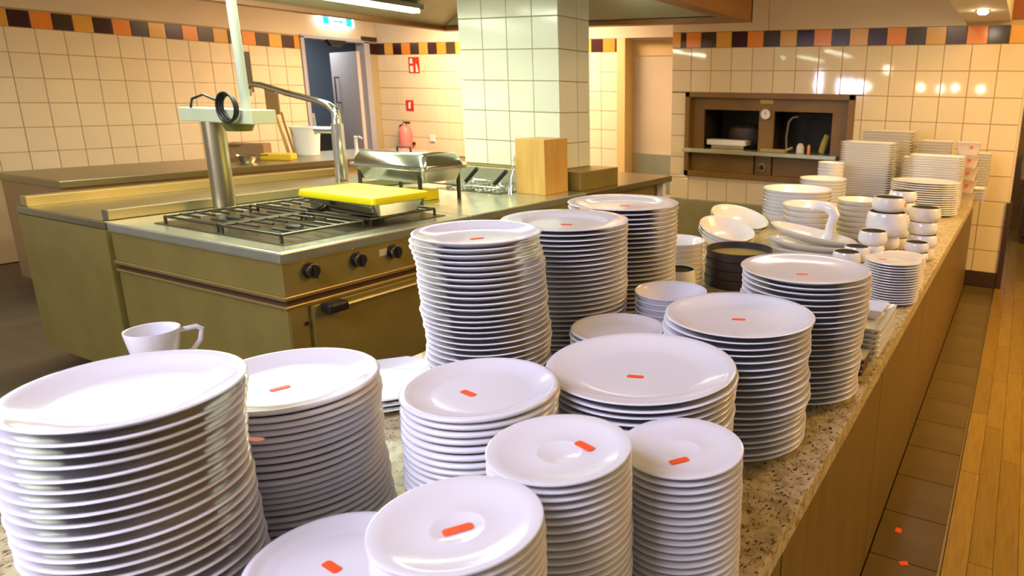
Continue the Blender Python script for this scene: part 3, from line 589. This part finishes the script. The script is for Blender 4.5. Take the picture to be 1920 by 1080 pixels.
# chafing dish
t = thing('chafing_dish', 'steel chafing dish with roll lid on thin legs', 'chafing dish', (-3.15, 2.885, ZI+.0005))
MB().rect([(.29, .165, .185), (.30, .17, .19), (.30, .17, .203), (.285, .155, .205), (.28, .15, .20)], .02).build('rim', chrome, t)
MB().rect([(.235, .125, .115), (.25, .14, .118), (.275, .155, .186), (.27, .15, .190)], .03).build('water_pan', chrome, t)
ld = MB().rect([(.285, .155, .206), (.287, .157, .212), (.262, .135, .262), (.245, .12, .272), (.10, .05, .276)], .03).build('lid', chrome, t)
MB().tube([(-.06, -.02, .272), (-.055, -.02, .298), (.045, -.02, .298), (.05, -.02, .272)], .006, 8).build('lid_handle', black, ld)
for sx in (-1, 1):
    for sy_ in (-1, 1): MB().box(sx*.235-.012, sx*.235+.012, sy_*.145-.005, sy_*.145+.005, 0, .19, .002).build('leg', castiron, t)
MB().box(-.24, .24, -.149, -.143, .075, .082).box(-.24, .24, .143, .149, .075, .082).build('brace', castiron, t)
tag(MB().box(-.10, .10, -.05, .05, 0, .06, .006).build('yellow_sponge_pack', yellow, loc=(-3.11, 2.92, ZI+.0005)), 'yellow pack lying beneath the chafing dish', 'pack')
# swivel pot filler
t = thing('swivel_tap', 'tall chrome swivel tap with a long bent spout', 'tap', (-3.86, 2.99, ZI+.0005))
MB().lathe([(0, 0), (.05, 0), (.05, .012), (.040, .02), (.036, .40), (0, .40)], 24).build('post', chrome, t)
MB().tube([(0, 0, .39), (0, 0, .455), (-.012, 0, .485), (-.06, 0, .512), (-.146, 0, .533), (-.44, 0, .577), (-.70, 0, .625), (-.785, 0, .631), (-.835, 0, .610), (-.85, 0, .56)], [.028, .026, .024, .022, .021, .020, .020, .020, .020, .020], 12).build('spout', chrome, t)
MB().cyl((0, 0, .36), (-.14, -.05, .36), .024, 14).build('valve_arm', chrome, t)
MB().cyl((-.14, -.05, .33), (-.145, -.05, .46), .008, 10).build('lever', chrome, t)
# steel service post with box
t = thing('service_post', 'thick steel service post carrying a pale socket box', 'service post', (-3.55, 2.06, 0))
MB().lathe([(0, ZI+.0005), (.062, ZI+.0005), (.062, ZI+.008), (.05, ZI+.012), (.05, 1.293), (0, 1.293)], 32).build('post', steel, t)
MB().box(-.17, .40, -.06, .06, 1.293, 1.357, .004).build('socket_box', mat('pale_green_box', (.60, .64, .44, 1), .5), t)
MB().lathe([(0, 1.255), (.055, 1.255), (.07, 1.292), (0, 1.292)], 24, c=(.20, 0, 0)).build('socket', mat('olive_socket', (.16, .15, .03, 1), .5), t)
MB().cyl((.275, 0, 1.357), (.262, 0, 2.05), .021, 16).build('conduit', mat('pale_conduit', (.42, .44, .38, 1), .5), t)
q = MB()
for k, r in enumerate((.056, .062, .068)): q.tube([(.275+r*math.cos(a*PI/12), -.075-.010*k, 1.365+r*math.sin(a*PI/12)) for a in range(25)], .006, 8)
q.tube([(.21, -.08, 1.39), (.10, -.085, 1.42), (.0, -.08, 1.40), (-.04, -.07, 1.36)], .006, 8).build('coiled_cable', black, t)

# ------------------------------------------------------------------ far counter along the left wall
t = thing('rear_counter', 'low steel counter before the doorway wall', 'counter', (-5.95, 3.75, 0))
MB().box(-.42, .42, -1.55, 1.45, .1, ZI-.05).build('body', mat('tan_steel_front', (.45, .32, .15, 1), .45, metal=.6), t, smooth=False)
MB().box(-.45, .45, -1.57, 1.47, ZI-.05, ZI, .005).build('top_plate', steel, t)
MB().box(.35, .44, -1.4, 1.4, ZI-.16, ZI-.13, .003).build('rail', chrome, t)
b = thing('white_bucket', 'white plastic bucket on the rear counter', 'bucket', (-6.08, 4.36, ZI))
MB().lathe([(0, 0), (.10, 0), (.105, .005), (.13, .25), (.137, .252), (.137, .268), (.126, .268), (.12, .2), (.10, .01), (0, .008)], 36).build('body', white, b)
MB().tube(arc((0, 0, .25), .14, PI, 2*PI, 16, 'yz'), .004, 8).build('handle', chrome, b)
def plank_thing(name, label, cat, a, bb, wdt, th, m):
    a, bb = Vector(a), Vector(bb); d = (bb-a); L = d.length
    o = MB().box(-wdt/2, wdt/2, -th/2, th/2, 0, L, .003).build(name, m); o.location = a; o.rotation_euler = d.to_track_quat('Z', 'Y').to_euler(); return tag(o, label, cat)
t = thing('wooden_paddle', 'long wooden paddle leaning against the bucket', 'paddle', (-6.12, 4.20, ZI)); t.rotation_euler = (0, 0, .5)
MB().tube([(.0, .0, .012), (-.03, -.06, .30), (-.04, -.09, .40)], .014, 10).build('shaft', beech, t); MB().box(-.10, .02, -.115, -.095, .38, .62, .01).build('blade', mat('brown_paddle', (.38, .20, .06, 1), .5), t)
MB().tube([(.05, .0, .012), (.02, -.06, .30), (.02, -.09, .40)], .010, 10).build('grip', mat('brown_paddle', (1, 1, 1, 1)), t)
tag(MB().box(-.13, .13, -.07, .07, 0, .055, .012).build('yellow_sponge', mat('ochre_sponge', (.75, .46, .02, 1), .8), loc=(-5.86, 3.92, ZI), rotz=.6), 'ochre yellow sponge lying before the bucket', 'sponge')
t = thing('brown_carton', 'open brown carton on the rear counter', 'carton', (-6.18, 3.86, ZI), rotz=.6)
MB().box(-.16, .16, -.08, .08, 0, .13, .002).build('body', mat('brown_card', (.30, .17, .07, 1), .8), t); MB().box(-.16, -.02, -.13, -.08, .125, .131).build('flap', mat('brown_card', (1, 1, 1, 1)), t)
t = thing('steel_strainer', 'shiny steel strainer beside the brown carton', 'strainer', (-5.80, 3.60, ZI))
MB().lathe([(0, 0), (.05, 0), (.09, .06), (.095, .062), (.088, .062), (.045, .008), (0, .006)], 28).build('bowl', chrome, t); MB().tube([(.09, 0, .06), (.22, .05, .075)], .006, 8).build('handle', chrome, t)
t = thing('counter_tap', 'slim white tap standing before the doorway', 'tap', (-5.72, 4.62, ZI)); MB().lathe([(0, 0), (.03, 0), (.022, .02), (.016, .05), (.014, .17), (.02, .18), (0, .185)], 20).build('body', white, t); MB().tube([(0, 0, .16), (.05, 0, .18), (.09, 0, .165)], .008, 8).build('spout', white, t)
# on the left wall
tag(MB().box(WX+.009, WX+.03, 4.65, 4.78, 1.42, 1.83, .003).build('dark_wall_board', mat('dark_olive_board', (.06, .05, .02, 1), .5)), 'narrow dark board hanging on the peach tiles', 'board')
t = thing('wall_switch', 'small red switch on the peach tiles beside the doorway', 'switch', (WX+.009, 5.16, 1.42)); MB().box(0, .02, -.035, .035, -.03, .03, .003).build('plate', mat('ochre_plate', (.55, .30, .08, 1), .5), t); MB().box(.02, .028, -.022, .022, -.014, .016, .002).build('rocker', red, t)
t = thing('exit_sign', 'lit green and white exit sign above the doorway', 'exit sign', (WX+.06, 5.85, 2.235))
MB().box(-.03, .03, -.22, .22, -.055, .055, .004).build('housing', lit_white, t)
MB().box(-.02, .02, -.16, .10, .056, .10, .003).build('bracket', black, t)
q = MB()
q.prism([(-.20, -.04), (-.12, -.04), (-.12, .04), (-.20, .04)], 'x', .0305, .033).prism([(.11, -.045), (.19, -.045), (.19, .045), (.11, .045)], 'x', .0305, .033)
q.prism([(-.07, -.01), (.03, -.01), (.03, -.03), (.075, .0), (.03, .03), (.03, .01), (-.07, .01)], 'x', .0305, .033); q.build('pictogram', green, t, smooth=False)
tag(MB().box(WX+.009, WX+.03, 6.22, 6.44, 2.055, 2.105, .002).build('dark_plate', dark_brown), 'dark brown plate on the wall beside the exit sign', 'plate')
tag(MB().box(-9.0, -8.3, 6.1, 6.7, 0, .95, .04).build('dark_cart', mat('dark_blue_plastic', (.02, .022, .03, 1), .5)), 'dark covered cart in the corridor beyond the doorway', 'cart')
# red signs, extinguisher on the rear wall
t = thing('fire_equipment_sign', 'upright red sign with white fire symbols below the band', 'sign', (-6.81, RY-.009, 1.775))
MB().box(-.09, .09, -.004, 0, -.095, .095, .001).build('plate', red, t); q = MB()
q.prism([(-.065, .02), (-.02, .02), (-.02, .06), (-.035, .08), (-.05, .08), (-.065, .06)], 'y', -.0055, -.004).prism([(-.065, -.08), (-.015, -.08), (-.015, -.01), (-.065, -.01)], 'y', -.0055, -.004)
q.prism([(.03, -.08), (.07, -.08), (.05, .0), (.035, .02)], 'y', -.0055, -.004); q.build('pictogram', white, t, smooth=False)
t = thing('extinguisher_sign', 'small square red sign with white extinguisher symbol', 'sign', (-6.93, RY-.009, 1.29))
MB().box(-.065, .065, -.004, 0, -.065, .065, .001).build('plate', red, t); MB().prism([(-.02, -.04), (.015, -.04), (.015, .02), (.03, .03), (.01, .045), (-.02, .03)], 'y', -.0055, -.004).build('pictogram', white, t, smooth=False)
t = thing('fire_extinguisher', 'pinkish red fire extinguisher with hose on the rear wall', 'fire extinguisher', (-6.96, RY-.09, .66))
MB().lathe([(0, 0), (.075, 0), (.08, .01), (.08, .30), (.06, .36), (.025, .39), (.022, .42), (0, .42)], 32).build('cylinder', mat('pinkish_red', (.75, .20, .17, 1), .4), t)
MB().box(-.02, .09, -.012, .012, .41, .435, .004).build('lever', black, t)
MB().tube([(-.02, 0, .405), (-.08, 0, .38), (-.105, 0, .28), (-.10, 0, .12)], .010, 8).build('hose', black, t)
MB().box(-.082, .082, .06, .088, .15, .18).build('bracket', black, t)
tag(MB().box(-6.62, -6.54, RY-.02, RY-.008, .86, .94, .004).build('wall_socket', white), 'small white socket on the peach tiles', 'socket')
# ------------------------------------------------------------------ hatch in the back wall
t = thing('warming_hatch', 'brown built-in warming hatch with two dark windows', 'hatch', (0, WY, 0))
fr = MB().box(HX0, HX1, -.03, .10, HZ1-.045, HZ1, .003).box(HX0, HX1, -.03, .10, HZ0, HZ0+.05, .003).box(HX0, HX0+.045, -.03, .10, HZ0, HZ1, .003).box(HX1-.05, HX1, -.03, .10, HZ0, HZ1, .003); fr.build('frame', ovenwood, t)
pn = MB()
for a in ((HX0+.04, -2.721, .95, HZ1-.04), (-2.173, -2.032, .95, HZ1-.04), (-1.504, HX1-.04, .95, HZ1-.04), (-2.721, -2.173, 1.352, HZ1-.04), (-2.032, -1.504, 1.352, HZ1-.04)): pn.box(a[0], a[1], .03, .055, a[2], a[3])
pn.build('front_panel', ovenwood, t, smooth=False)
MB().box(-2.75, -1.46, .50, .52, .9, 1.42).box(-2.75, -2.73, .055, .52, .9, 1.42).box(-1.48, -1.46, .055, .52, .9, 1.42).box(-2.75, -1.46, .055, .52, 1.40, 1.42).box(-2.115, -2.09, .055, .52, .9, 1.42).build('inside', mat('hatch_black', (.018, .013, .008, 1), .6), t, smooth=False)  # hatch interior in one near-black colour
MB().box(HX0+.01, HX1-.11, -.09, .50, .957, .992, .003).build('steel_shelf', steel_top, t)
for a, b in ((HX0+.045, -2.20), (-2.19, -2.03), (-2.02, HX1-.05)): MB().box(a+.003, b-.003, .02, .045, HZ0+.05, .955, .002).build('lower_panel', ovenwood, t)
MB().box(HX0, HX1, .05, .12, HZ0, .955).build('backing', dark_brown, t, smooth=False)
g = MB().cyl((-2.101, .03, 1.325), (-2.101, -.012, 1.325), .047, 32).build('gauge', chrome, t); MB().cyl((-2.101, -.011, 1.325), (-2.101, -.0145, 1.325), .039, 32).build('dial', white, g); MB().box(-2.104, -2.098, -.0165, -.0145, 1.32, 1.352).build('needle', black, g)
MB().box(-2.165, -2.045, .020, .030, 1.418, 1.452, .001).build('label', mat('ochre_label', (.60, .42, .03, 1), .5), t)
k_ = MB().cyl((-2.112, .02, .848), (-2.112, -.01, .848), .038, 28).build('lock_ring', chrome, t); MB().cyl((-2.112, -.009, .848), (-2.112, -.014, .848), .024, 24).build('lock_core', black, k_)
t = thing('paper_pack', 'flat white pack on the hatch shelf', 'pack', (-2.50, WY+.14, .9925)); MB().box(-.20, .19, -.08, .08, .035, .085, .004).build('pack', white, t); MB().box(-.16, .17, -.06, .09, 0, .035, .004).build('tray', steel, t)
tag(MB().lathe([(0, 0), (.10, 0), (.16, .05), (.18, .12), (.16, .19), (.09, .225), (0, .23)], 36, sy=.6).build('dark_bag', mat('dark_mottled_bag', (.06, .035, .03, 1), .5, noise=(12, (.14, .08, .07, 1), .4, .7)), loc=(-2.42, WY+.345, .993)), 'dark rounded bag behind the flat white pack', 'bag')
t = thing('wooden_scoop', 'pale wooden scoop lying in the hatch', 'scoop', (-1.98, WY-.034, .9935)); MB().box(-.13, .10, -.05, .03, .0, .03, .008).build('blade', mat('pale_scoop_wood', (.42, .30, .10, 1), .5), t); MB().tube([(.09, -.01, .02), (.16, -.02, .05)], .010, 8).build('handle', mat('pale_scoop_wood', (1, 1, 1, 1)), t)
tag(MB().tube([(-1.92, WY+.10, .993), (-1.93, WY+.10, 1.12), (-1.915, WY+.10, 1.26), (-1.88, WY+.10, 1.30), (-1.83, WY+.10, 1.31)], .011, 10).build('bent_pipe', mat('dull_pipe', (.25, .2, .14, 1), .4, metal=.7)), 'bent grey pipe standing in the hatch', 'pipe')
t = thing('bristle_brush', 'tilted olive brush beside a black handle in the hatch', 'brush', (-1.60, WY+.10, 1.001)); MB().tube([(0, 0, 0), (.02, 0, .08), (.045, 0, .16)], [.028, .030, .024], 12).build('head', mat('olive_bristle', (.35, .32, .08, 1), .7), t); MB().tube([(.05, .03, 0), (.09, .03, .10), (.075, .03, .16)], .010, 8).build('handle', black, t)
tag(MB().lathe([(0, 0), (.035, 0), (.035, .05), (.025, .075), (.015, .085), (0, .09)], 24).build('salt_jar', mat('frosted_jar', (.6, .58, .5, 1), .3), loc=(-1.78, WY+.06, .993)), 'small pale jar on the hatch shelf', 'jar')
tag(MB().lathe([(0, 0), (.014, 0), (.014, .06), (.008, .075), (0, .08)], 16).build('small_bottle', t_org, loc=(-1.70, WY+.05, .993)), 'tiny orange bottle beside the pale jar', 'bottle')

# ------------------------------------------------------------------ passage behind the wall end, floor bits
t = thing('sideboard', 'dark wooden sideboard in the room beyond the wall', 'sideboard', (.33, 8.4, 0))
MB().box(-.25, .6, -.22, .22, .08, .62, .005).build('body', dark_brown, t); MB().box(-.28, .63, -.24, .24, .62, .66, .004).build('top', dark_brown, t)
for sx in (-.2, .55): MB().box(sx-.03, sx+.03, -.18, .18, 0, .08).build('foot', dark_brown, t)
tag(MB().rect([(.18, .12, 0), (.20, .14, .02), (.21, .15, .16), (.19, .13, .30), (.12, .08, .42), (.05, .04, .46)], .06).build('beige_cloth', mat('beige_linen', (.66, .52, .34, 1), .9), loc=(.22, 8.38, .66)), 'beige heap of linen on the dark sideboard', 'linen')
for k, (sx, sy_, l) in enumerate(((-.17, 2.075, 'orange sticker dropped on the joint of the floor tiles'), (-.215, 2.25, 'orange sticker scrap beside the cabinet doors'))):
    tag(MB().box(-.014, .014, -.010, .010, 0, .001).build('dropped_sticker', sticker, loc=(sx, sy_, .0005), rotz=.5+k), l, 'sticker')
tag(MB().tube([(.22, 3.02, .008), (.25, 3.03, .02), (.30, 3.03, .02), (.34, 3.05, .008)], .012, 8).build('dark_object', black), 'small black handle lying on the oak floor', 'handle')
